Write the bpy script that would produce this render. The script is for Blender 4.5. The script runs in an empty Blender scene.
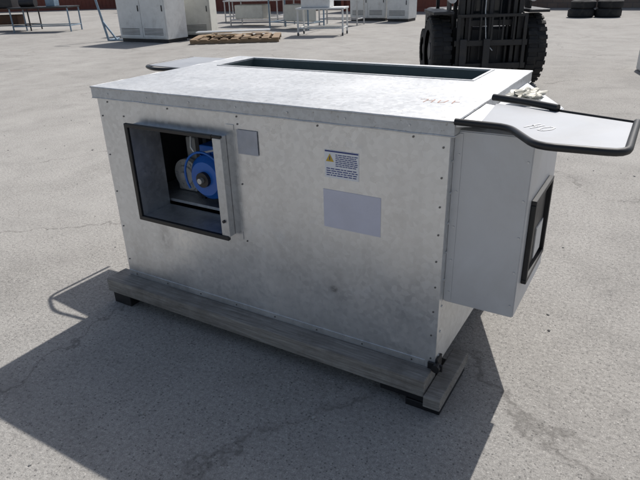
import bpy, bmesh, math, random
from mathutils import Vector, Matrix, Quaternion
random.seed(7)
S=bpy.context.scene
S.view_settings.view_transform='Standard'; S.view_settings.look='None'; S.view_settings.exposure=0
COL=S.collection

# ------------------------------------------------------------------ materials
class NT:
    def __init__(s,name):
        s.m=bpy.data.materials.new(name); s.m.use_nodes=True
        s.t=s.m.node_tree; s.b=s.t.nodes['Principled BSDF']
        s.tc=s.t.nodes.new('ShaderNodeTexCoord')
    def n(s,ty,**k):
        x=s.t.nodes.new(ty)
        for a,v in k.items(): setattr(x,a,v)
        return x
    def l(s,a,b): s.t.links.new(a,b)
    def noise(s,scale,detail=4,rough=.55,dist=0,vec=None,sc=None):
        x=s.n('ShaderNodeTexNoise'); x.inputs['Scale'].default_value=scale; x.inputs['Detail'].default_value=min(detail,5)
        x.inputs['Roughness'].default_value=rough; x.inputs['Distortion'].default_value=dist
        s.l(s.vec(sc) if vec is None else vec,x.inputs['Vector']); return x.outputs['Fac']
    def vec(s,sc=None):
        if sc is None: return s.tc.outputs['Object']
        m=s.n('ShaderNodeMapping'); m.inputs['Scale'].default_value=sc; s.l(s.tc.outputs['Object'],m.inputs['Vector']); return m.outputs[0]
    def vor(s,scale,feature='F1',out='Distance',vec=None):
        x=s.n('ShaderNodeTexVoronoi',feature=feature); x.inputs['Scale'].default_value=scale
        s.l(s.vec() if vec is None else vec,x.inputs['Vector']); return x.outputs[out]
    def ramp(s,fac,pts):
        r=s.n('ShaderNodeValToRGB'); e=r.color_ramp.elements
        while len(e)<len(pts): e.new(.5)
        for i,(p,c) in enumerate(pts):
            e[i].position=p; e[i].color=(c,c,c,1) if not hasattr(c,'__len__') else (*c[:3],1)
        s.l(fac,r.inputs['Fac']); return r.outputs['Color']
    def mix(s,f,a,b,mode='MIX'):
        x=s.n('ShaderNodeMix',data_type='RGBA',blend_type=mode)
        for v,i in ((f,0),(a,6),(b,7)):
            if hasattr(v,'is_linked') or hasattr(v,'links'): s.l(v,x.inputs[i])
            else: x.inputs[i].default_value=(v if i==0 else (*v[:3],1))
        return x.outputs[2]
    def bump(s,h,strength=.3,dist=.01,prev=None):
        b=s.n('ShaderNodeBump'); b.inputs['Strength'].default_value=strength; b.inputs['Distance'].default_value=dist
        s.l(h,b.inputs['Height'])
        if prev is not None: s.l(prev,b.inputs['Normal'])
        s.l(b.outputs[0],s.b.inputs['Normal']); return b.outputs[0]
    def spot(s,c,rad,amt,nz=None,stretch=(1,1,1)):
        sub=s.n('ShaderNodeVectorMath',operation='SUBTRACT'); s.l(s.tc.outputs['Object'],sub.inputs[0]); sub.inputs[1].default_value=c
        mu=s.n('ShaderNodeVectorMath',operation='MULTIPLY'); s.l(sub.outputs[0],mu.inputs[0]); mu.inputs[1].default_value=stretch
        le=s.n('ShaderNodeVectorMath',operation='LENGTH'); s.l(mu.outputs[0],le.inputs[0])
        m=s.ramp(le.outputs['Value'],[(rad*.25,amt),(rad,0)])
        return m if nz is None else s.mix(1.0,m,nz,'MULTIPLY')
    def set(s,**k):
        for a,v in k.items():
            i=s.b.inputs[a.replace('_',' ')]
            if hasattr(v,'links'): s.l(v,i)
            elif hasattr(v,'__len__'): i.default_value=(*v[:3],1)
            else: i.default_value=v
        return s

def paint(name,c,rough=.5,metal=0,var=.25,scale=6,dirt=(.12,.10,.08),dirtamt=.35):
    t=NT(name)
    n=t.noise(scale,4,.6)
    lo=[x*(1-var) for x in c]; hi=[min(1,x*(1+var*.4)) for x in c]
    base=t.ramp(n,[(.3,lo),(.7,hi)])
    if dirtamt>0:
        n2=t.noise(scale*.4+1,5,.7,.4)
        base=t.mix(t.ramp(n2,[(.52,0),(.75,dirtamt)]),base,dirt)
    t.set(Base_Color=base,Metallic=metal)
    t.set(Roughness=t.ramp(n,[(.3,max(.05,rough-.1)),(.7,min(1,rough+.12))]))
    return t.m

def galv(name,base=(.56,.575,.59),rlo=.30,rhi=.5,metal=.9,wob=.25,dust=.25,spots=0.0,streak=.22,marks=(),spangle=.1,blotch=.5):
    t=NT(name)
    sp=t.vor(55,out='Color')
    bw=t.n('ShaderNodeRGBToBW'); t.l(sp,bw.inputs[0])
    big=t.noise(1.6,4,.55,.5)
    col=t.ramp(bw.outputs[0],[(.1,[x*(1-spangle) for x in base]),(.9,[min(1,x*(1+spangle)) for x in base])])
    col=t.mix(t.ramp(big,[(.35,.0),(.7,.3)]),col,(.75,.76,.77))
    st=t.noise(2.2,4,.6,.2,sc=(5,5,.5))
    col=t.mix(t.ramp(st,[(.52,0),(.74,streak)]),col,(.36,.37,.38))
    d=t.noise(9,5,.75,.8)
    dm=t.ramp(d,[(.55,0),(.72,dust)])
    col=t.mix(dm,col,(.66,.665,.66))
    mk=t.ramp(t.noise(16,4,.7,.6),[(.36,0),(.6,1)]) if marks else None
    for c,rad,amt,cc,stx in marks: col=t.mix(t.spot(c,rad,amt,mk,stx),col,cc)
    if spots:
        s1=t.noise(60,4,.7,.3); col=t.mix(t.ramp(s1,[(.60,0),(.67,spots)]),col,(.24,.21,.18))
        s2=t.noise(4.5,5,.8,1.2); col=t.mix(t.ramp(s2,[(.54,0),(.70,blotch*.6)]),col,(.38,.36,.33))
    t.set(Base_Color=col,Metallic=t.ramp(dm,[(0,metal),(dust+.001,metal*.6)]) if dust>0 else metal)
    r=t.mix(.6,t.ramp(bw.outputs[0],[(0,rlo),(1,rhi)]),t.ramp(big,[(.3,rlo),(.7,rhi+.08)]))
    t.set(Roughness=r)
    t.bump(t.noise(2.2,2,.4),wob,.03)
    return t.m

M={}
one=(1,1,1)
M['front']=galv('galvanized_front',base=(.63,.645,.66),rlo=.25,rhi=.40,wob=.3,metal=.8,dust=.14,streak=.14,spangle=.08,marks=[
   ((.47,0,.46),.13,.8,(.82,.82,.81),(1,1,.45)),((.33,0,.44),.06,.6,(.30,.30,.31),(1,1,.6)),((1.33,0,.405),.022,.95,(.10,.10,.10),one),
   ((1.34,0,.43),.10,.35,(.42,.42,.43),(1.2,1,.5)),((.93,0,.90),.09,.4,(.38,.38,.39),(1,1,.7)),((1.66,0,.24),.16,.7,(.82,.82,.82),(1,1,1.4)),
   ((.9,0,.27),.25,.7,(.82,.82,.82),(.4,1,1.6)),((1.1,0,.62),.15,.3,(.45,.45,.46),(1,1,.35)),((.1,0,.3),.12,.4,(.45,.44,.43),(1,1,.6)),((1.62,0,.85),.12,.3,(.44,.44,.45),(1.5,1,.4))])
M['lid']=galv('galvanized_lid',base=(.50,.51,.52),rlo=.40,rhi=.58,metal=.4,wob=.15,dust=.3,spots=.55,blotch=.35)
M['galv']=galv('galvanized_dull',base=(.6,.61,.62),rlo=.4,rhi=.6)
M['inner']=galv('galvanized_inside',base=(.50,.51,.52),rlo=.35,rhi=.55,metal=.8)
M['slotin']=paint('slot_lining',(.085,.115,.12),.5,.2,dirtamt=.25)
M['plenum']=paint('plenum_sheet',(.56,.57,.59),.42,.25,var=.10,scale=3,dirt=(.38,.375,.37),dirtamt=.35)
M['flap']=paint('flap_sheet',(.37,.385,.41),.55,.15,var=.08,scale=3,dirt=(.30,.29,.28),dirtamt=.4)
M['rubber']=paint('black_rubber',(.012,.012,.013),.45,dirt=(.06,.055,.05),dirtamt=.4)
M['tyre']=paint('tyre_rubber',(.016,.016,.017),.8,dirt=(.10,.09,.075),dirtamt=.5)
M['black']=paint('black_paint',(.012,.012,.014),.45,dirt=(.08,.07,.06),dirtamt=.35)
M['dark']=paint('dark_steel',(.04,.04,.043),.5,.4)
M['cave']=paint('compartment_lining',(.13,.135,.14),.5,.5)
M['screw']=paint('zinc_screw',(.18,.18,.18),.45,.8)
M['blue']=paint('blue_paint',(.012,.13,.52),.35,var=.2,dirtamt=.15)
M['alu']=paint('cast_aluminium',(.66,.66,.65),.5,.4)
M['white']=paint('white_paint',(.70,.71,.70),.45,var=.08,dirt=(.35,.33,.3),dirtamt=.4)
M['cream']=paint('cream_paint',(.58,.58,.53),.5,var=.1,dirt=(.3,.28,.25))
M['steel']=paint('stainless',(.5,.51,.53),.35,.8)
M['bluesteel']=paint('bluish_steel',(.22,.30,.38),.5,.3)
M['yellow']=paint('yellow_paint',(.65,.42,.03),.5)
M['rim']=paint('grey_rim',(.10,.10,.10),.6)
M['redrust']=paint('red_oxide_paint',(.20,.06,.04),.7,scale=1.5,dirt=(.07,.04,.03))
M['card']=paint('cardboard',(.34,.24,.14),.85,scale=3)
M['label']=paint('label_white',(.76,.77,.79),.4,var=.03,dirtamt=.1,dirt=(.5,.5,.5))
M['labelgrey']=paint('label_lavender',(.60,.60,.69),.5,var=.06,scale=9,dirt=(.47,.47,.53),dirtamt=.3)
M['tape']=paint('tape_grey',(.42,.43,.47),.5,var=.2,scale=14,dirt=(.5,.5,.5),dirtamt=.5)
M['ink']=paint('ink_blue',(.03,.05,.22),.5,dirtamt=0)
M['inkr']=paint('ink_orange',(.48,.25,.18),.6,dirt=(.45,.44,.43),dirtamt=.8,scale=30)
M['chalk']=paint('chalk',(.85,.85,.85),.9,dirtamt=0,var=.15)
M['concrete']=paint('concrete',(.36,.35,.33),.9,scale=5)
M['rust']=paint('rusty_steel',(.10,.05,.03),.8,.1)
M['glass']=paint('dark_glass',(.02,.025,.03),.1,0,var=.1,dirtamt=.1)

def wood():
    t=NT('weathered_wood')
    g=t.noise(6,5,.7,.5,sc=(.8,14,14))
    c=t.ramp(g,[(.25,(.14,.125,.11)),(.5,(.28,.26,.235)),(.75,(.42,.395,.36))])
    s=t.noise(5,5,.7); c=t.mix(t.ramp(s,[(.46,0),(.70,.7)]),c,(.12,.105,.09))
    t.set(Base_Color=c,Roughness=.85); t.bump(g,.7,.01); return t.m
M['wood']=wood()
def woodb():
    t=NT('brown_wood')
    g=t.noise(5,4,.7,.5,sc=(1,9,9))
    t.set(Base_Color=t.ramp(g,[(.25,(.17,.11,.07)),(.75,(.38,.28,.18))]),Roughness=.85); return t.m
M['woodb']=woodb()

def asphalt():
    t=NT('asphalt_ground')
    v=t.tc.outputs['Object']
    big=t.noise(.22,4,.6,.4); mid=t.noise(1.7,5,.7,.3); fine=t.noise(55,4,.75); grit=t.noise(230,2,.7)
    base=t.ramp(big,[(.3,(.290,.277,.258)),(.7,(.362,.348,.326))])
    base=t.mix(1.0,base,t.ramp(mid,[(.25,.80),(.5,1.0),(.75,1.12)]),'MULTIPLY')
    base=t.mix(1.0,base,t.ramp(fine,[(.32,.68),(.5,1.0),(.68,1.2)]),'MULTIPLY')
    base=t.mix(1.0,base,t.ramp(grit,[(.3,.70),(.6,1.16)]),'MULTIPLY')
    vn=t.n('ShaderNodeTexVoronoi'); vn.inputs['Scale'].default_value=70; t.l(v,vn.inputs['Vector'])
    ch=vn.outputs['Distance']; bw=t.n('ShaderNodeRGBToBW'); t.l(vn.outputs['Color'],bw.inputs[0])
    chip=t.ramp(ch,[(.18,1),(.34,0)])
    hi=t.ramp(bw.outputs[0],[(.62,0),(.70,.8)]); lo=t.ramp(bw.outputs[0],[(.33,.85),(.40,0)])
    base=t.mix(t.mix(1.0,chip,hi,'MULTIPLY'),base,(.47,.45,.42))
    base=t.mix(t.mix(1.0,chip,lo,'MULTIPLY'),base,(.13,.125,.12))
    o=t.noise(.9,5,.65,.6); base=t.mix(t.ramp(o,[(.58,0),(.76,.32)]),base,(.16,.15,.145))
    o2=t.noise(5,4,.6,.2); base=t.mix(t.ramp(o2,[(.69,0),(.76,.4)]),base,(.12,.115,.11))
    du=t.noise(.5,5,.7,.5,sc=(1,.35,1)); base=t.mix(t.ramp(du,[(.5,0),(.72,.3)]),base,(.46,.445,.42))
    wn=t.n('ShaderNodeTexNoise'); wn.inputs['Scale'].default_value=1.6; wn.inputs['Detail'].default_value=5; wn.inputs['Roughness'].default_value=.7; t.l(v,wn.inputs['Vector'])
    ad=t.n('ShaderNodeVectorMath',operation='MULTIPLY_ADD'); t.l(wn.outputs['Color'],ad.inputs[0]); ad.inputs[1].default_value=(.8,.8,0); t.l(v,ad.inputs[2])
    cr=t.vor(.42,feature='DISTANCE_TO_EDGE',vec=ad.outputs[0])
    crm=t.ramp(cr,[(.0,1),(.0025,.8),(.0052,0)])
    brk=t.ramp(t.noise(.7,3),[(.44,0),(.56,1)])
    crm=t.mix(1.0,crm,brk,'MULTIPLY')
    base=t.mix(t.mix(1.0,crm,(.55,.55,.55),'MULTIPLY'),base,(.10,.093,.085))
    t.set(Base_Color=base,Roughness=.9)
    t.b.inputs['Specular IOR Level'].default_value=.25
    t.bump(fine,.65,.008)
    return t.m
M['asphalt']=asphalt()
def blockwall():
    t=NT('block_wall')
    br=t.n('ShaderNodeTexBrick'); br.inputs['Scale'].default_value=1; br.inputs['Color1'].default_value=(.24,.17,.13,1); br.inputs['Color2'].default_value=(.19,.13,.10,1); br.inputs['Mortar'].default_value=(.12,.10,.09,1)
    br.inputs['Brick Width'].default_value=.45; br.inputs['Row Height'].default_value=.22; br.inputs['Mortar Size'].default_value=.012
    m=t.n('ShaderNodeMapping'); m.inputs['Rotation'].default_value=(math.radians(90),0,0); t.l(t.tc.outputs['Object'],m.inputs[0]); t.l(m.outputs[0],br.inputs['Vector'])
    c=t.mix(t.ramp(t.noise(.7,5,.7),[(.4,0),(.7,.6)]),br.outputs['Color'],(.16,.15,.14))
    t.set(Base_Color=c,Roughness=.9); return t.m
M['blockwall']=blockwall()

# ------------------------------------------------------------------ geometry helpers
def empty(name,loc=(0,0,0),rot=0,sc=1):
    e=bpy.data.objects.new(name,None); e.location=loc; e.rotation_euler=(0,0,rot); e.scale=(sc,sc,sc); e.empty_display_size=.2; COL.objects.link(e); return e
def mkobj(name,bm,mat,parent=None,smooth=False,mats=None):
    me=bpy.data.meshes.new(name); bm.to_mesh(me); bm.free()
    for m in (mats or [mat]): me.materials.append(m)
    if smooth:
        for p in me.polygons: p.use_smooth=True
    o=bpy.data.objects.new(name,me); COL.objects.link(o)
    if parent: o.parent=parent
    return o
def add_box(bm,x0,x1,y0,y1,z0,z1,bev=0,rot=None,mi=0):
    r=bmesh.ops.create_cube(bm,size=1)
    vs=r['verts']
    c=Vector(((x0+x1)/2,(y0+y1)/2,(z0+z1)/2))
    for v in vs:
        p=Vector((v.co.x*(x1-x0),v.co.y*(y1-y0),v.co.z*(z1-z0)))
        if rot is not None: p=rot@p
        v.co=p+c
    fs=set(f for v in vs for f in v.link_faces)
    for f in fs: f.material_index=mi
    if bev:
        es=list(set(e for v in vs for e in v.link_edges))
        bmesh.ops.bevel(bm,geom=es,offset=bev,segments=2,affect='EDGES',profile=.5)
def box(name,x0,x1,y0,y1,z0,z1,mat,parent=None,bev=0):
    bm=bmesh.new(); add_box(bm,x0,x1,y0,y1,z0,z1,bev); return mkobj(name,bm,mat,parent)
def add_cyl(bm,a,b,r,seg=16,r2=None,cap=True):
    a=Vector(a);b=Vector(b);d=b-a
    m=Matrix.Translation((a+b)/2)@d.to_track_quat('Z','Y').to_matrix().to_4x4()
    bmesh.ops.create_cone(bm,cap_ends=cap,segments=seg,radius1=r,radius2=r if r2 is None else r2,depth=d.length,matrix=m)
def cyl(name,a,b,r,mat,parent=None,seg=20,r2=None,smooth=False):
    bm=bmesh.new(); add_cyl(bm,a,b,r,seg,r2); return mkobj(name,bm,mat,parent,smooth)
def cyls(name,lst,mat,parent=None,seg=10):
    bm=bmesh.new()
    for a,b,r in lst: add_cyl(bm,a,b,r,seg)
    return mkobj(name,bm,mat,parent)
def prism(name,pts,z0,z1,mat,parent=None,bev=0):
    bm=bmesh.new(); lo=[bm.verts.new((x,y,z0)) for x,y in pts]
    f=bm.faces.new(lo); r=bmesh.ops.extrude_face_region(bm,geom=[f])
    for v in [g for g in r['geom'] if isinstance(g,bmesh.types.BMVert)]: v.co.z=z1
    bmesh.ops.recalc_face_normals(bm,faces=bm.faces)
    if bev: bmesh.ops.bevel(bm,geom=list(bm.edges),offset=bev,segments=2,affect='EDGES')
    return mkobj(name,bm,mat,parent)
def holed(name,u0,u1,v0,v1,h,place,thick,mat,parent=None,sub=1):
    bm=bmesh.new(); us=[u0,h[0],h[1],u1]; vs=[v0,h[2],h[3],v1]
    g={}
    for k,w in enumerate((0,thick)):
        for i,u in enumerate(us):
            for j,v in enumerate(vs): g[i,j,k]=bm.verts.new(place(u,v,w))
    for i in range(3):
        for j in range(3):
            if (i,j)==(1,1): continue
            for k in (0,1): bm.faces.new([g[i,j,k],g[i+1,j,k],g[i+1,j+1,k],g[i,j+1,k]])
    def side(a,b): bm.faces.new([g[a+(0,)],g[b+(0,)],g[b+(1,)],g[a+(1,)]])
    for i in range(3):
        side((i,0),(i+1,0)); side((i,3),(i+1,3)); side((0,i),(0,i+1)); side((3,i),(3,i+1))
    side((1,1),(2,1)); side((1,2),(2,2)); side((1,1),(1,2)); side((2,1),(2,2))
    bmesh.ops.recalc_face_normals(bm,faces=bm.faces)
    return mkobj(name,bm,mat,parent)
def tube(name,pts,r,mat,parent=None,closed=False,flat=None):
    cu=bpy.data.curves.new(name,'CURVE'); cu.dimensions='3D'; cu.bevel_depth=r; cu.bevel_resolution=3; cu.use_fill_caps=True
    sp=cu.splines.new('POLY'); sp.points.add(len(pts)-1)
    for i,p in enumerate(pts): sp.points[i].co=(*p,1)
    sp.use_cyclic_u=closed
    o=bpy.data.objects.new(name+'_c',cu); COL.objects.link(o)
    dg=bpy.context.evaluated_depsgraph_get(); me=bpy.data.meshes.new_from_object(o.evaluated_get(dg))
    bpy.data.objects.remove(o); me.materials.clear(); me.materials.append(mat)
    for p in me.polygons: p.use_smooth=True
    ob=bpy.data.objects.new(name,me); COL.objects.link(ob); ob.parent=parent; return ob
def roundpath(pts,r=.03,n=4):
    out=[]
    for i,p in enumerate(pts):
        p=Vector(p)
        if i in (0,len(pts)-1): out.append(p); continue
        a=Vector(pts[i-1])-p; b=Vector(pts[i+1])-p
        k=min(r,a.length*.45,b.length*.45); A=p+a.normalized()*k; B=p+b.normalized()*k
        for j in range(n+1):
            t=j/n; out.append(A*(1-t)**2+p*2*t*(1-t)+B*t*t)
    return out

# ------------------------------------------------------------------ ground
bm=bmesh.new()
bmesh.ops.create_grid(bm,x_segments=2,y_segments=2,size=900)
mkobj('asphalt_ground',bm,M['asphalt'])
bm=bmesh.new()
for i in range(420):
    x=random.uniform(-6,6); y=random.uniform(-1.6,7); 
    s_=random.choice([.003,.004,.004,.006,.008])*random.uniform(.7,1.3)
    m=Matrix.Translation((x,y,s_*.4))@Matrix.Rotation(random.uniform(0,6),4,'Z')@Matrix.Diagonal((s_*random.uniform(.8,1.6),s_,s_*.7,1))
    bmesh.ops.create_icosphere(bm,subdivisions=1,radius=1,matrix=m)
mkobj('loose_gravel',bm,M['concrete'])

# ------------------------------------------------------------------ air handling unit
W,D=1.808,1.158; ZB=.15; ZT=1.195; T=.055; ZL=ZT-T
U=empty('air_handling_unit')
hx0,hx1,hz0,hz1=.245,.805,.565,1.035
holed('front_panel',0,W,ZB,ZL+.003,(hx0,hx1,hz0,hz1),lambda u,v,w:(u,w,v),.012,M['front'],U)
box('left_panel',0,.012,.012,D,ZB,ZL+.003,M['galv'],U)
box('right_panel',W-.012,W,.012,D-.012,ZB,ZL+.003,M['galv'],U)
box('back_panel',.012,W,D-.012,D,ZB,ZL+.003,M['galv'],U)
box('base_pan',.012,W-.012,.012,D-.012,ZB,ZB+.02,M['galv'],U)
o=.015; sx0,sx1,sy0,sy1=.14,1.635,.785,1.115
lid=holed('lid_top',-o,W+o,-o,D+o,(sx0,sx1,sy0,sy1),lambda u,v,w:(u,v,ZT-w),.006,M['lid'],U)
bm=bmesh.new()
add_box(bm,-o,W+o,-o,-o+.008,ZL,ZT-.006); add_box(bm,-o,W+o,D+o-.008,D+o,ZL,ZT-.006)
add_box(bm,-o,-o+.008,-o+.008,D+o-.008,ZL,ZT-.006); add_box(bm,W+o-.008,W+o,-o+.008,D+o-.008,ZL,ZT-.006)
mkobj('lid_rim',bm,M['lid'],U)
def wavy(pts,amp,n=24):
    out=[]
    for i in range(len(pts)):
        a=Vector(pts[i]); b=Vector(pts[(i+1)%len(pts)])
        for j in range(n):
            p=a.lerp(b,j/n)
            if j: p+=Vector((random.uniform(-amp,amp),random.uniform(-amp,amp),random.uniform(-amp,amp)))
            out.append(p)
    return out
tube('lid_rolled_edge',wavy([(-o,-o,ZT-.004),(W+o,-o,ZT-.004),(W+o,D+o,ZT-.004),(-o,D+o,ZT-.004)],.0008),.0045,M['lid'],U,closed=True)
tube('lid_bottom_hem',wavy([(-o,-o,ZL),(W+o,-o,ZL),(W+o,D+o,ZL),(-o,D+o,ZL)],.0012),.003,M['galv'],U,closed=True)
bm=bmesh.new(); zd=ZT-.28
add_box(bm,sx0-.006,sx0,sy0-.006,sy1+.006,zd,ZT-.007); add_box(bm,sx1,sx1+.006,sy0-.006,sy1+.006,zd,ZT-.007)
add_box(bm,sx0,sx1,sy0-.006,sy0,zd,ZT-.007); add_box(bm,sx0,sx1,sy1,sy1+.006,zd,ZT-.007); add_box(bm,sx0,sx1,sy0,sy1,zd-.006,zd)
mkobj('slot_well',bm,M['slotin'],U)
bm=bmesh.new(); e=.014
for a in [(sx0-e,sx1+e,sy0-e,sy0),(sx0-e,sx1+e,sy1,sy1+e),(sx0-e,sx0,sy0,sy1),(sx1,sx1+e,sy0,sy1)]:
    add_box(bm,a[0],a[1],a[2],a[3],ZT+.0005,ZT+.0035)
mkobj('slot_flange',bm,M['lid'],U)
box('corner_strip',W-.045,W-.0005,-.0035,0,ZB,ZL-.001,M['front'],U)
box('bottom_flange',0,W-.046,-.003,0,ZB,ZB+.03,M['front'],U)
bm=bmesh.new()
def screw(x,z,y=-.003,r=.004): add_cyl(bm,(x,y,z),(x,y+.006,z),r,10)
for i in range(9): screw(W-.022+random.uniform(-.002,.002),ZB+.05+i*.112,-.006)
for i in range(8): screw(.06+i*.235,ZB+.015,-.005)
for i in range(5): screw(.018,ZB+.1+i*.2)
for i in range(5): screw(.07+i*.40,ZL-.018)
for x,z in [(.872,1.09),(.87,.82),(.87,.54),(.17,1.06),(.17,.6)]: screw(x,z)
mkobj('screws',bm,M['screw'],U)
bm=bmesh.new()
for i in range(8): add_cyl(bm,(W+.004,.03,ZB+.05+i*.12),(W-.002,.03,ZB+.05+i*.12),.005,8)
for i in range(7): add_cyl(bm,(.1+i*.26,-o-.003,ZL+.025),(.1+i*.26,-o+.003,ZL+.025),.004,8)
mkobj('rivets',bm,M['galv'],U)
yF=-.05
bm=bmesh.new(); t=.006
add_box(bm,hx0,hx0+t,yF,.14,hz0,hz1); add_box(bm,hx1-t,hx1,yF,.14,hz0,hz1)
add_box(bm,hx0+t,hx1-t,yF,.14,hz0,hz0+t); add_box(bm,hx0+t,hx1-t,yF,.14,hz1-t,hz1)
mkobj('collar_duct',bm,M['inner'],U)
box('collar_jamb',hx1-.036,hx1+.010,yF-.006,yF,hz0+.004,hz1-.004,M['inner'],U,.0015)
box('collar_side_flange',hx1+.002,hx1+.045,-.004,-.0005,hz0-.02,hz1+.05,M['front'],U)
bm=bmesh.new()
add_box(bm,hx0-.014,hx1-.038,yF-.012,yF+.006,hz1-.008,hz1+.010,.003)
add_box(bm,hx0-.014,hx1+.004,yF-.012,yF+.006,hz0-.014,hz0+.008,.003)
add_box(bm,hx0-.016,hx0+.006,yF-.011,yF+.005,hz0-.014,hz1+.010,.003)
add_box(bm,hx1-.038,hx1+.014,yF-.010,yF+.004,hz1-.002,hz1+.010,.003)
mkobj('collar_rubber_edge',bm,M['rubber'],U)
cyl('jamb_bolt',(hx1-.014,yF-.014,hz0+.08),(hx1-.014,yF-.006,hz0+.08),.008,M['dark'],U,6)
bm=bmesh.new(); x0,x1,y0,y1,z0,z1=.03,1.0,.142,.60,.40,1.08
add_box(bm,x0-.01,x0,y0,y1,z0,z1); add_box(bm,x1,x1+.01,y0,y1,z0,z1); add_box(bm,x0,x1,y1,y1+.01,z0,z1)
add_box(bm,x0,x1,y0,y1,z0-.01,z0); add_box(bm,x0,x1,y0,y1,z1,z1+.01)
mkobj('blower_compartment',bm,M['cave'],U)
mc=Vector((.555,.13,.765))
cyl('motor_body',mc,mc+Vector((0,.24,0)),.112,M['blue'],U,36)
cyl('motor_end_bell',mc+Vector((0,-.03,0)),mc,.085,M['blue'],U,36,r2=.112)
cyl('motor_boss',mc+Vector((0,-.05,0)),mc+Vector((0,-.03,0)),.038,M['dark'],U,24)
cyl('motor_shaft',mc+Vector((0,-.07,0)),mc+Vector((0,-.05,0)),.014,M['alu'],U,16)
bm=bmesh.new()
for i in range(24):
    a=i*math.tau/24; d=Vector((math.cos(a),0,math.sin(a)))
    add_cyl(bm,mc+d*.114+Vector((0,.02,0)),mc+d*.114+Vector((0,.22,0)),.005,6)
mkobj('motor_fins',bm,M['blue'],U)
box('motor_top_box',mc.x-.07,mc.x+.05,.16,.30,.872,.915,M['blue'],U,.005)
tube('blower_inlet_ring',[(mc.x+.125*math.cos(a),.10,mc.z+.01+.125*math.sin(a)) for a in [math.radians(50+i*11) for i in range(16)]],.006,M['blue'],U)
tube('white_cable',[(.44,.16,.96),(.47,.12,.91),(.50,.11,.89),(.55,.12,.895),(.62,.14,.91)],.005,M['white'],U)
pc=Vector((.30,.24,.71))
bm=bmesh.new(); add_cyl(bm,pc,pc+Vector((0,.03,0)),.085,28); add_cyl(bm,pc+Vector((0,-.012,0)),pc,.05,24); add_cyl(bm,pc+Vector((0,-.03,0)),pc+Vector((0,-.012,0)),.02,16)
for i in range(6):
    a=i*math.tau/6; q=pc+Vector((math.cos(a)*.065,0,math.sin(a)*.065)); add_cyl(bm,q+Vector((0,-.008,0)),q,.008,8)
mkobj('pulley',bm,M['alu'],U)
bm=bmesh.new(); add_box(bm,.20,.33,.27,.40,.605,.72,.008); add_box(bm,.26,.36,.30,.36,.72,.9,.01); mkobj('bearing_housing',bm,M['alu'],U)
box('motor_shelf',.05,.95,.15,.55,.585,.60,M['galv'],U)
box('bracket_post',.405,.43,.22,.25,.60,1.0,M['dark'],U)
L1=(1.300,1.452,.918,1.032)
box('warning_label',L1[0],L1[1],-.0015,-.0003,L1[2],L1[3],M['label'],U)
bm=bmesh.new()
cx,cz=L1[0]+.024,L1[3]-.033
tri=[(cx-.018,cz-.014),(cx+.018,cz-.014),(cx,cz+.018)]
bm.faces.new([bm.verts.new((x,-.0026,z)) for x,z in tri])
mkobj('warning_label_triangle',bm,M['yellow'],U)
bm=bmesh.new()
add_box(bm,cx-.002,cx+.002,-.0031,-.0027,cz-.008,cz+.007)
add_box(bm,L1[0]+.002,L1[1]-.002,-.0025,-.0016,L1[3]-.0075,L1[3]-.002)
for r_ in range(7):
    x=L1[0]+.050; z=L1[3]-.016-r_*.0075
    while x<L1[1]-.012:
        w=random.uniform(.006,.02); add_box(bm,x,min(x+w,L1[1]-.005),-.0025,-.0016,z-.0030,z); x+=w+.003
for r_ in range(4):
    x=L1[0]+.008; z=L1[3]-.074-r_*.009
    while x<L1[1]-.012:
        w=random.uniform(.006,.025); add_box(bm,x,min(x+w,L1[1]-.005),-.0025,-.0016,z-.0035,z); x+=w+.004
mkobj('warning_label_text',bm,M['ink'],U)
box('rating_label',1.290,1.548,-.0015,-.0003,.700,.866,M['labelgrey'],U)
box('tape_patch',.868,.975,-.0055,-.0043,.962,1.068,M['tape'],U)
bm=bmesh.new()
def stroke(p,q,w=.006,z=ZT+.0008):
    p=Vector((*p,z));q=Vector((*q,z));d=(q-p); n=Vector((-d.y,d.x,0)).normalized()*w/2
    bm.faces.new([bm.verts.new(p+n),bm.verts.new(q+n),bm.verts.new(q-n),bm.verts.new(p-n)][::-1])
bx,by=1.58,.24
for a,b in [((0,.05),(.03,.06)),((.03,.06),(.03,.0)),((.03,.035),(.055,.04)),((.055,.065),(.06,.005)),((.08,.06),(.085,.01)),((.085,.01),(.105,.02)),((.105,.02),(.11,.065)),((.135,.07),(.14,.015)),((.14,.045),(.16,.05))]:
    stroke((bx+a[0],by+a[1]),(bx+b[0],by+b[1]),.0045)
mkobj('paint_marking',bm,M['inkr'],U)
# side plenum
PX=2.08; py0=.045
zt2,zb2=1.150,.455
prism('side_plenum',[(W+.0005,py0),(PX,py0),(PX,.56),(W+.0005,1.12)],zb2,zt2,M['plenum'],U,.004)
bm=bmesh.new()
oy0,oy1,oz0,oz1=.13,.42,.59,.89
for a in [(oy0-.018,oy1+.018,oz1,oz1+.018),(oy0-.018,oy1+.018,oz0-.018,oz0),(oy0-.018,oy0,oz0,oz1),(oy1,oy1+.018,oz0,oz1)]:
    add_box(bm,PX+.0005,PX+.020,a[0],a[1],a[2],a[3],.003)
mkobj('plenum_opening_edge',bm,M['rubber'],U)
box('plenum_opening_shade',PX+.0005,PX+.003,oy0,oy1,oz0,oz1,M['black'],U)  # flat black sheet paints the opening's inner shade; no hole is cut
box('plenum_inner_panel',PX+.0035,PX+.008,oy0+.14,oy1-.03,oz0+.02,oz0+.15,M['galv'],U)  # small pale panel set just in front of the black sheet
bm=bmesh.new()
for i in range(5): add_cyl(bm,(W+.02,py0-.006,zb2+.05+i*.14),(W+.02,py0+.003,zb2+.05+i*.14),.004,8)
for i in range(5): add_cyl(bm,(PX-.015,py0-.003,zb2+.05+i*.14),(PX-.015,py0+.003,zb2+.05+i*.14),.004,8)
mkobj('plenum_rivets',bm,M['galv'],U)
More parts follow.
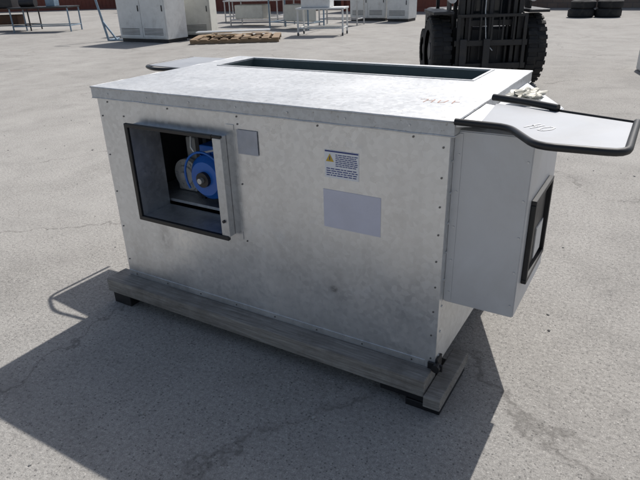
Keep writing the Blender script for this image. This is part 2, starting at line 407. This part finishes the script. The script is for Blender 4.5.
box('plenum_front_strip',W+.001,W+.03,py0-.003,py0-.0005,zb2+.01,zt2-.01,M['plenum'],U)
# right flap
zf=ZT
prism('flap_plate',[(1.90,.03),(2.02,-.02),(2.135,-.205),(2.352,-.18),(2.348,.195),(2.09,.28),(1.87,.33)],zf-.006,zf-.002,M['flap'],U)
prism('flap_return',[(1.825,-.01),(1.90,.03),(1.87,.33),(1.825,.35)],zf-.022,zf-.010,M['galv'],U)
R_=roundpath([(1.825,-.022,zf),(2.005,-.03,zf),(2.125,-.212,zf),(2.358,-.19,zf),(2.355,.20,zf)],.05)
tube('flap_rubber_near',R_,.0115,M['rubber'],U)
tube('flap_rubber_far',roundpath([(1.835,.40,zf+.004),(1.99,.345,zf+.004),(2.09,.285,zf),(2.355,.20,zf)],.05),.005,M['rubber'],U)
tube('flap_handle_far',roundpath([(1.845,.375,zf+.012),(1.98,.33,zf+.012),(2.10,.275,zf+.01)],.04),.013,M['rubber'],U)
bm=bmesh.new()
ca,sa=math.cos(-.5),math.sin(-.5)
def st3(pts):
    q=[(2.045+(x*ca-y*sa),-.0+(x*sa+y*ca)) for x,y in pts]
    for a,b in zip(q,q[1:]): stroke(a,b,.006,zf-.0006)
st3([(0,.0),(.004,.075)]); st3([(.022,.003),(.024,.07)]); st3([(.0,.04),(.022,.036)])
st3([(.05,.005),(.042,.035),(.048,.066),(.064,.07),(.074,.04),(.066,.008),(.05,.005)])
mkobj('chalk_number',bm,M['chalk'],U)
prism('left_flap_plate',[(-.016,.69),(-.38,.72),(-.37,1.13),(-.016,1.15)],1.176,1.181,M['flap'],U)
tube('left_flap_rubber',roundpath([(-.016,.66,1.178),(-.25,.63,1.175),(-.41,.72,1.172),(-.40,1.15,1.172)],.06),.010,M['rubber'],U)
bm=bmesh.new(); add_box(bm,W-.03,W+.035,-.012,-.004,ZB-.0,ZB+.035,.003); add_box(bm,W+.001,W+.012,-.004,.05,ZB,ZB+.05,.002); add_cyl(bm,(W+.01,-.03,ZB+.02),(W+.01,0.0,ZB+.02),.018,12)
mkobj('base_clamp',bm,M['black'],U)

# plastic wrap scrap
bm=bmesh.new(); bmesh.ops.create_icosphere(bm,subdivisions=4,radius=1)
for v in bm.verts:
    n=v.co.copy(); d=1+.35*math.sin(7*n.x+3*n.y)*math.cos(6*n.y-4*n.z)+.22*math.sin(13*n.z+9*n.x)+random.uniform(-.05,.05)
    v.co=Vector((n.x*.04*d,n.y*.08*d,n.z*.020*d))
pw=mkobj('plastic_wrap',bm,paint('plastic_film',(.50,.48,.40),.5,var=.35,scale=20),None); pw.location=(1.925,.60,1.18); pw.rotation_euler=(0,.25,-.5)

# ------------------------------------------------------------------ skid
K=empty('wooden_skid')
bm=bmesh.new(); add_box(bm,-.085,1.80,-.10,.04,.068,.148,.004); mkobj('front_beam',bm,M['wood'],K)
bm=bmesh.new(); add_box(bm,-.08,1.80,1.06,1.20,.068,.148,.004); mkobj('rear_beam',bm,M['wood'],K)
bm=bmesh.new(); add_box(bm,1.803,1.875,-.115,.26,.035,.090,.004,); mkobj('end_plank',bm,M['wood'],K)
bm=bmesh.new(); add_box(bm,1.72,1.870,-.095,.24,0,.034,.003); mkobj('foot_right',bm,M['black'],K)
bm=bmesh.new(); add_box(bm,1.60,1.80,-.09,.05,.035,.067,.003);add_box(bm,-.06,.07,-.09,.10,0,.067,.003);add_box(bm,-.06,.09,1.05,1.18,0,.067,.003);add_box(bm,1.65,1.80,1.05,1.18,0,.067,.003); mkobj('feet',bm,M['black'],K)

# ------------------------------------------------------------------ forklift
def forklift(loc,rot,sc):
    E=empty('forklift',loc,rot,sc)
    def tyre(x,y,r,w,name):
        bm=bmesh.new(); seg=40; prof=[(-.5,.62),(-.5,.90),(-.42,.985),(-.3,1),(.3,1),(.42,.985),(.5,.90),(.5,.62)]
        rows=[[bm.verts.new((x+p*w,y+math.cos(a)*r*q,r+math.sin(a)*r*q)) for p,q in prof] for a in [i*math.tau/seg for i in range(seg)]]
        for i in range(seg):
            A=rows[i];B=rows[(i+1)%seg]
            for j in range(len(prof)-1): bm.faces.new([A[j],A[j+1],B[j+1],B[j]])
        for i in range(26):
            a=i*math.tau/26
            for sgn in (-1,1):
                aa=a+sgn*.06
                c=Vector((x+sgn*w*.26,y,r))+Vector((0,math.cos(aa)*r*1.0,math.sin(aa)*r*1.0))
                add_box(bm,c.x-w*.22,c.x+w*.22,c.y-.016,c.y+.016,c.z-.045,c.z+.045,rot=Matrix.Rotation(aa,3,'X'))
        bmesh.ops.recalc_face_normals(bm,faces=bm.faces)
        mkobj(name,bm,M['tyre'],E)
        bm=bmesh.new(); add_cyl(bm,(x-w*.3,y,r),(x+w*.3,y,r),r*.62,28); add_cyl(bm,(x-w*.42,y,r),(x+w*.42,y,r),r*.25,18); mkobj(name+'_rim',bm,M['rim'],E)
    R1=.74
    tyre(-1.02,.52,R1,.42,'front_tyre_left'); tyre(1.02,.52,R1,.42,'front_tyre_right')
    tyre(-.80,3.1,.50,.32,'rear_tyre_left'); tyre(.80,3.1,.50,.32,'rear_tyre_right')
    bm=bmesh.new()
    for s in (-1,1):
        add_box(bm,s*.62-.05,s*.62+.05,-.10,.12,.12,3.3,.006)
        add_box(bm,s*.50-.04,s*.50+.04,-.08,.08,.15,3.2,.006)
        add_cyl(bm,(s*.40,.05,.2),(s*.40,.05,2.9),.045,14)
    for z in (.35,1.35,2.3,3.25): add_box(bm,-.62,.62,-.02,.06,z-.06,z+.06,.005)
    mkobj('mast',bm,M['black'],E)
    bm=bmesh.new()
    add_box(bm,-.78,.78,-.22,-.14,.42,.54,.006); add_box(bm,-.78,.78,-.22,-.14,.90,1.02,.006)
    add_box(bm,-.74,-.67,-.24,-.15,.42,1.5,.005); add_box(bm,.67,.74,-.24,-.15,.42,1.5,.005)
    for i in range(-2,3): add_box(bm,i*.24-.02,i*.24+.02,-.22,-.18,1.0,1.5)
    add_box(bm,-.74,.74,-.23,-.17,1.48,1.54,.004)
    mkobj('carriage_backrest',bm,M['black'],E)
    bm=bmesh.new()
    for x in (-.60,-.10):
        add_box(bm,x-.07,x+.07,-.30,-.23,.06,1.05,.005); add_box(bm,x-.07,x+.07,-1.45,-.23,.03,.085,.005)
    mkobj('forks',bm,M['dark'],E)
    cyls('lift_chains',[((s*.2,-.05,.6),(s*.2,-.05,3.2),.015) for s in (-1,1)]+[((0,-.02,.3),(0,-.02,2.3),.06)],M['dark'],E)
    tube('hoses',[(-.12,-.06,3.0),(-.14,-.1,1.6),(-.1,-.2,.95),(.05,-.2,.8)],.014,M['steel'],E)
    bm=bmesh.new()
    add_box(bm,-.74,.74,.25,3.6,.40,1.25,.03); add_box(bm,-.78,.78,3.0,4.0,.35,1.5,.10)
    for s in (-1,1):
        add_box(bm,s*1.01-.22,s*1.01+.22,-.1,1.25,1.54,1.60,.01)
        add_box(bm,s*.76-.03,s*.76+.03,.2,1.2,1.2,1.538,.01)
    mkobj('chassis',bm,M['dark'],E)
    bm=bmesh.new(); 
    for sx in (-.68,.68):
        for sy in (.4,2.6): add_box(bm,sx-.04,sx+.04,sy-.04,sy+.04,1.25,2.95)
    add_box(bm,-.74,.74,.35,2.65,2.94,3.0,.01)
    for i in range(6): add_box(bm,-.7,.7,.5+i*.36,.54+i*.36,3.0,3.04)
    mkobj('overhead_guard',bm,M['black'],E)
    box('seat',-.28,.28,1.5,2.1,1.26,1.9,M['rubber'],E,.05)
    box('windscreen',-.62,.62,.36,.375,1.3,2.7,M['glass'],E)
    for s in (-1,1):
        cyl('headlamp',(s*.85,-.1,1.85),(s*.85,.05,1.85),.09,M['steel'],E,20)
        box('lamp_bracket',s*.85-.02,s*.85+.02,.05,.4,1.61,1.85,M['black'],E)
    box('tilt_plate',-.6,.6,.14,.2,.30,1.2,M['dark'],E)
    return E
forklift((-.06,7.30,0),.52,.70)

# ------------------------------------------------------------------ yard equipment
def cabinet(name,loc,rot,w,d,h,mat,doors=2):
    E=empty(name,loc,rot)
    bm=bmesh.new(); add_box(bm,-w/2,w/2,-d/2,d/2,.1,h,.012); mkobj('body',bm,mat,E)
    box('plinth',-w/2+.03,w/2-.03,-d/2+.03,d/2-.03,0,.1,M['dark'],E)
    bm=bmesh.new(); dw=(w-.06)/doors
    for i in range(doors): add_box(bm,-w/2+.03+i*dw+.008,-w/2+.03+(i+1)*dw-.008,-d/2-.018,-d/2-.001,.14,h-.05,.004)
    mkobj('doors',bm,mat,E)
    bm=bmesh.new()
    for i in range(doors):
        x=-w/2+.03+(i+1)*dw-.07; add_box(bm,x-.012,x+.012,-d/2-.04,-d/2-.018,h*.5-.08,h*.5+.08)
        for k in range(5): add_box(bm,-w/2+.1+i*dw,-w/2+.03+(i+1)*dw-.12,-d/2-.021,-d/2-.018,.22+k*.04,.235+k*.04)
    mkobj('handles_and_vents',bm,M['dark'],E)
    return E
cabinet('electrical_cabinet',(-11.35,11.35,0),.02,1.95,.85,1.9,M['white'],2)
cabinet('electrical_cabinet',(-13.2,13.6,0),.1,1.6,.8,2.0,M['white'],2)
E=cabinet('steel_control_cabinet',(-10.75,12.75,0),.45,1.0,.8,1.7,M['cream'],1)
cyls('gauges',[((x,-.45,z),(x,-.41,z),.07) for x,z in ((-.25,1.3),(0,1.3),(.25,1.3))],M['dark'],E,18)

def table(name,loc,rot,w,d,h,mtop,mleg,extras=True,low=True):
    E=empty(name,loc,rot)
    L=[((sx*(w/2-.05),sy*(d/2-.05),0),(sx*(w/2-.05),sy*(d/2-.05),h),.028) for sx in (-1,1) for sy in (-1,1)]
    if low:
        for sy in (-1,1): L.append(((-w/2+.05,sy*(d/2-.05),.22),(w/2-.05,sy*(d/2-.05),.22),.02))
        for sx in (-1,1): L.append(((sx*(w/2-.05),-d/2+.05,.22),(sx*(w/2-.05),d/2-.05,.22),.02))
    cyls('frame',L,mleg,E); box('top',-w/2,w/2,-d/2,d/2,h,h+.05,mtop,E,.006)
    return E
T1=table('steel_work_table',(-11.5,17.2,0),.15,2.4,1.0,.9,M['steel'],M['steel'])
box('machine_body',-.9,-.1,-.3,.3,.951,1.35,M['cream'],T1,.03); box('machine_box',.2,.9,-.35,.25,.951,1.2,M['steel'],T1,.02)
box('motor_housing',-1.0,.2,-.35,.35,.25,.75,M['cream'],T1,.03)
T2=table('steel_work_table',(-9.3,16.2,0),-.2,2.0,.9,.95,M['steel'],M['bluesteel'])
cyls('rollers',[((-.8+i*.25,-.4,1.05),(-.8+i*.25,.4,1.05),.05) for i in range(7)],M['steel'],T2,14)
box('drive_unit',-.3,.7,-.3,.3,.25,.8,M['cream'],T2,.03)
T7=table('steel_work_table',(-13.2,19.0,0),.3,2.4,1.0,.8,M['steel'],M['steel'])
box('yellow_machine',-.5,.4,-.3,.3,.851,1.3,M['yellow'],T7,.04)
T3=table('white_trolley',(-7.1,14.3,0),.3,1.5,.8,.75,M['white'],M['white'])
box('crate',-.6,.3,-.3,.3,.801,1.25,M['white'],T3,.02)
cyls('castors',[((sx*.7-.02,sy*.35,.05),(sx*.7+.02,sy*.35,.05),.05) for sx in (-1,1) for sy in (-1,1)],M['rubber'],T3,14)
T4=table('white_trolley',(-8.4,17.9,0),.1,1.6,.8,.85,M['white'],M['steel']); box('cover',-.7,.7,-.35,.35,.901,1.3,M['white'],T4,.03)
cabinet('white_cabinet',(-8.3,20.2,0),.1,1.5,.8,1.5,M['white'],2)
cabinet('white_cabinet',(-6.9,20.0,0),.0,.9,.8,1.35,M['white'],1)
T5=table('workbench',(-18.9,13.1,0),.45,2.4,1.0,.85,M['dark'],M['bluesteel'])
cyl('motor',(-.9,0,1.05),(-.3,0,1.05),.16,M['dark'],T5,20); box('vice',.2,.55,-.2,.2,.901,1.15,M['bluesteel'],T5,.02)
T6=table('workbench',(-21.0,12.9,0),.5,2.2,1.0,.8,M['rust'],M['dark']); box('engine_block',-.6,.4,-.3,.3,.851,1.25,M['dark'],T6,.04)
box('gearbox',-.5,.5,-.3,.3,.25,.6,M['rust'],T6,.04)
E=empty('pipe_stand',(-12.95,10.95,0),.3)
cyls('poles',[((0,0,0),(-.35,0,1.9),.035),((0,0,.02),(.55,0,.02),.03),((-.12,0,.6),(.3,0,.02),.03),((0,0,.02),(0,.6,.02),.03),((-.35,0,1.9),(.2,.0,1.95),.03)],M['bluesteel'],E)
E=empty('wooden_pallet',(-8.75,12.1,0),.55)
bm=bmesh.new()
for i in range(9): add_box(bm,-1.25+i*.29,-1.25+i*.29+.2,-.8,.8,.10,.13,.003)
mkobj('deck_boards',bm,M['woodb'],E)
bm=bmesh.new()
for y in (-.75,0,.68): add_box(bm,-1.25,1.27,y,y+.08,0,.098,.003)
mkobj('stringers',bm,M['woodb'],E)
bm=bmesh.new()
for i in range(14):
    x=random.uniform(-1,.9); y=random.uniform(-.6,.6); z=.135+i*.009; w=random.uniform(.2,.6)
    add_box(bm,x-w/2,x+w/2,y-.1,y+.1,z,z+.008,rot=Matrix.Rotation(random.uniform(0,3),3,'Z'))
mkobj('cardboard_scraps',bm,M['card'],E)
cyls('rods',[((-1.1,-.5+i*.12,.29),(1.0,-.3+i*.1,.29),.02) for i in range(4)],M['white'],E)

def flat_tyre(bm,c,r,w):
    seg=36; prof=[(.45,-.3),(.60,-.5),(.9,-.5),(1,-.36),(1,.36),(.9,.5),(.6,.5),(.45,.3)]
    rows=[[bm.verts.new((c[0]+math.cos(a)*r*q,c[1]+math.sin(a)*r*q,c[2]+p*w)) for q,p in prof] for a in [i*math.tau/seg for i in range(seg)]]
    for i in range(seg):
        A=rows[i];B=rows[(i+1)%seg]
        for j in range(len(prof)): bm.faces.new([A[j],A[(j+1)%len(prof)],B[(j+1)%len(prof)],B[j]])
for k,(x,y) in enumerate([(-.85,22.7),(.05,22.9)]):
    bm=bmesh.new()
    flat_tyre(bm,(0,0,.15),.46,.29); flat_tyre(bm,(.04,.03,.44),.44,.27)
    bmesh.ops.recalc_face_normals(bm,faces=bm.faces)
    t_=mkobj('tyre_stack',bm,M['tyre']); t_.location=(x,y,0)
E=empty('concrete_block',(2.42,9.7,0),.3); bm=bmesh.new(); add_box(bm,-.45,.45,-.35,.35,0,.36,.03); mkobj('block',bm,M['white'],E)

E=empty('perimeter_wall',(0,0,0))
bm=bmesh.new(); add_box(bm,-34,40,28.6,28.85,0,2.2); mkobj('masonry',bm,M['blockwall'],E)
bm=bmesh.new(); add_box(bm,-34,40,28.5,28.95,2.203,2.3,.01)
for i in range(19): add_box(bm,-34+i*4,-33.6+i*4,28.50,28.597,0,2.2)
mkobj('coping_and_piers',bm,M['concrete'],E)
def container(loc,rot,l=12.2):
    E=empty('shipping_container',loc,rot); h=2.6;w=2.44
    bm=bmesh.new(); n=int(l/.28)
    for sy in (-w/2,w/2):
        prev=None
        for i in range(n*4+1):
            x=-l/2+l*i/(n*4); off=(.0,.036,.036,0)[i%4]; y=sy+(off if sy<0 else -off)
            cur=(bm.verts.new((x,y,.15)),bm.verts.new((x,y,h-.12)))
            if prev: bm.faces.new([prev[0],cur[0],cur[1],prev[1]])
            prev=cur
    add_box(bm,-l/2,-l/2+.05,-w/2,w/2,.15,h-.1); add_box(bm,l/2-.05,l/2,-w/2,w/2,.15,h-.1); add_box(bm,-l/2,l/2,-w/2,w/2,h-.12,h-.06)
    for sy in (-w/2,w/2):
        add_box(bm,-l/2,l/2,sy-.05,sy+.05,0,.15); add_box(bm,-l/2,l/2,sy-.05,sy+.05,h-.13,h)
        for sx in (-l/2,l/2): add_box(bm,sx-.08,sx+.08,sy-.08,sy+.08,0,h)
    mkobj('shell',bm,M['redrust'],E)
container((-36.5,27.0,0),.55); container((-20.5,26.6,0),.02); container((-9.5,26.9,0),.0,6.1)

# ------------------------------------------------------------------ light
sd=Vector((.035,.82,1)).normalized()
w=bpy.data.worlds.new('World'); S.world=w; w.use_nodes=True
nt=w.node_tree; sky=nt.nodes.new('ShaderNodeTexSky'); sky.sky_type='NISHITA'; sky.sun_disc=False
sky.sun_elevation=math.asin(sd.z); sky.sun_rotation=math.atan2(sd.x,sd.y); sky.dust_density=2.0
hs=nt.nodes.new('ShaderNodeHueSaturation'); hs.inputs['Saturation'].default_value=.8
bg=nt.nodes['Background']; bg.inputs['Strength'].default_value=.10; nt.links.new(sky.outputs[0],hs.inputs['Color']); nt.links.new(hs.outputs[0],bg.inputs['Color'])
sl=bpy.data.lights.new('sun','SUN'); sl.energy=4.4; sl.angle=math.radians(.5); sl.color=(1,.965,.92)
so=bpy.data.objects.new('sun',sl); so.rotation_euler=sd.to_track_quat('Z','Y').to_euler(); so.location=(0,20,30); COL.objects.link(so)

# ------------------------------------------------------------------ camera
yaw,pit,rol=-.547,.434,-.031
f=Vector((math.sin(yaw)*math.cos(pit),math.cos(yaw)*math.cos(pit),-math.sin(pit)))
r=Vector((math.cos(yaw),-math.sin(yaw),0)); u=r.cross(f)
r2=r*math.cos(rol)+u*math.sin(rol); u2=-r*math.sin(rol)+u*math.cos(rol)
cam=bpy.data.cameras.new('camera'); cam.sensor_width=36; cam.lens=568.166/640*36; cam.clip_end=3000; cam.clip_start=.05
co=bpy.data.objects.new('camera',cam); COL.objects.link(co)
mw=Matrix((( r2.x,u2.x,-f.x,2.412),(r2.y,u2.y,-f.y,-1.882),(r2.z,u2.z,-f.z,1.65),(0,0,0,1)))
co.matrix_world=mw
S.camera=co
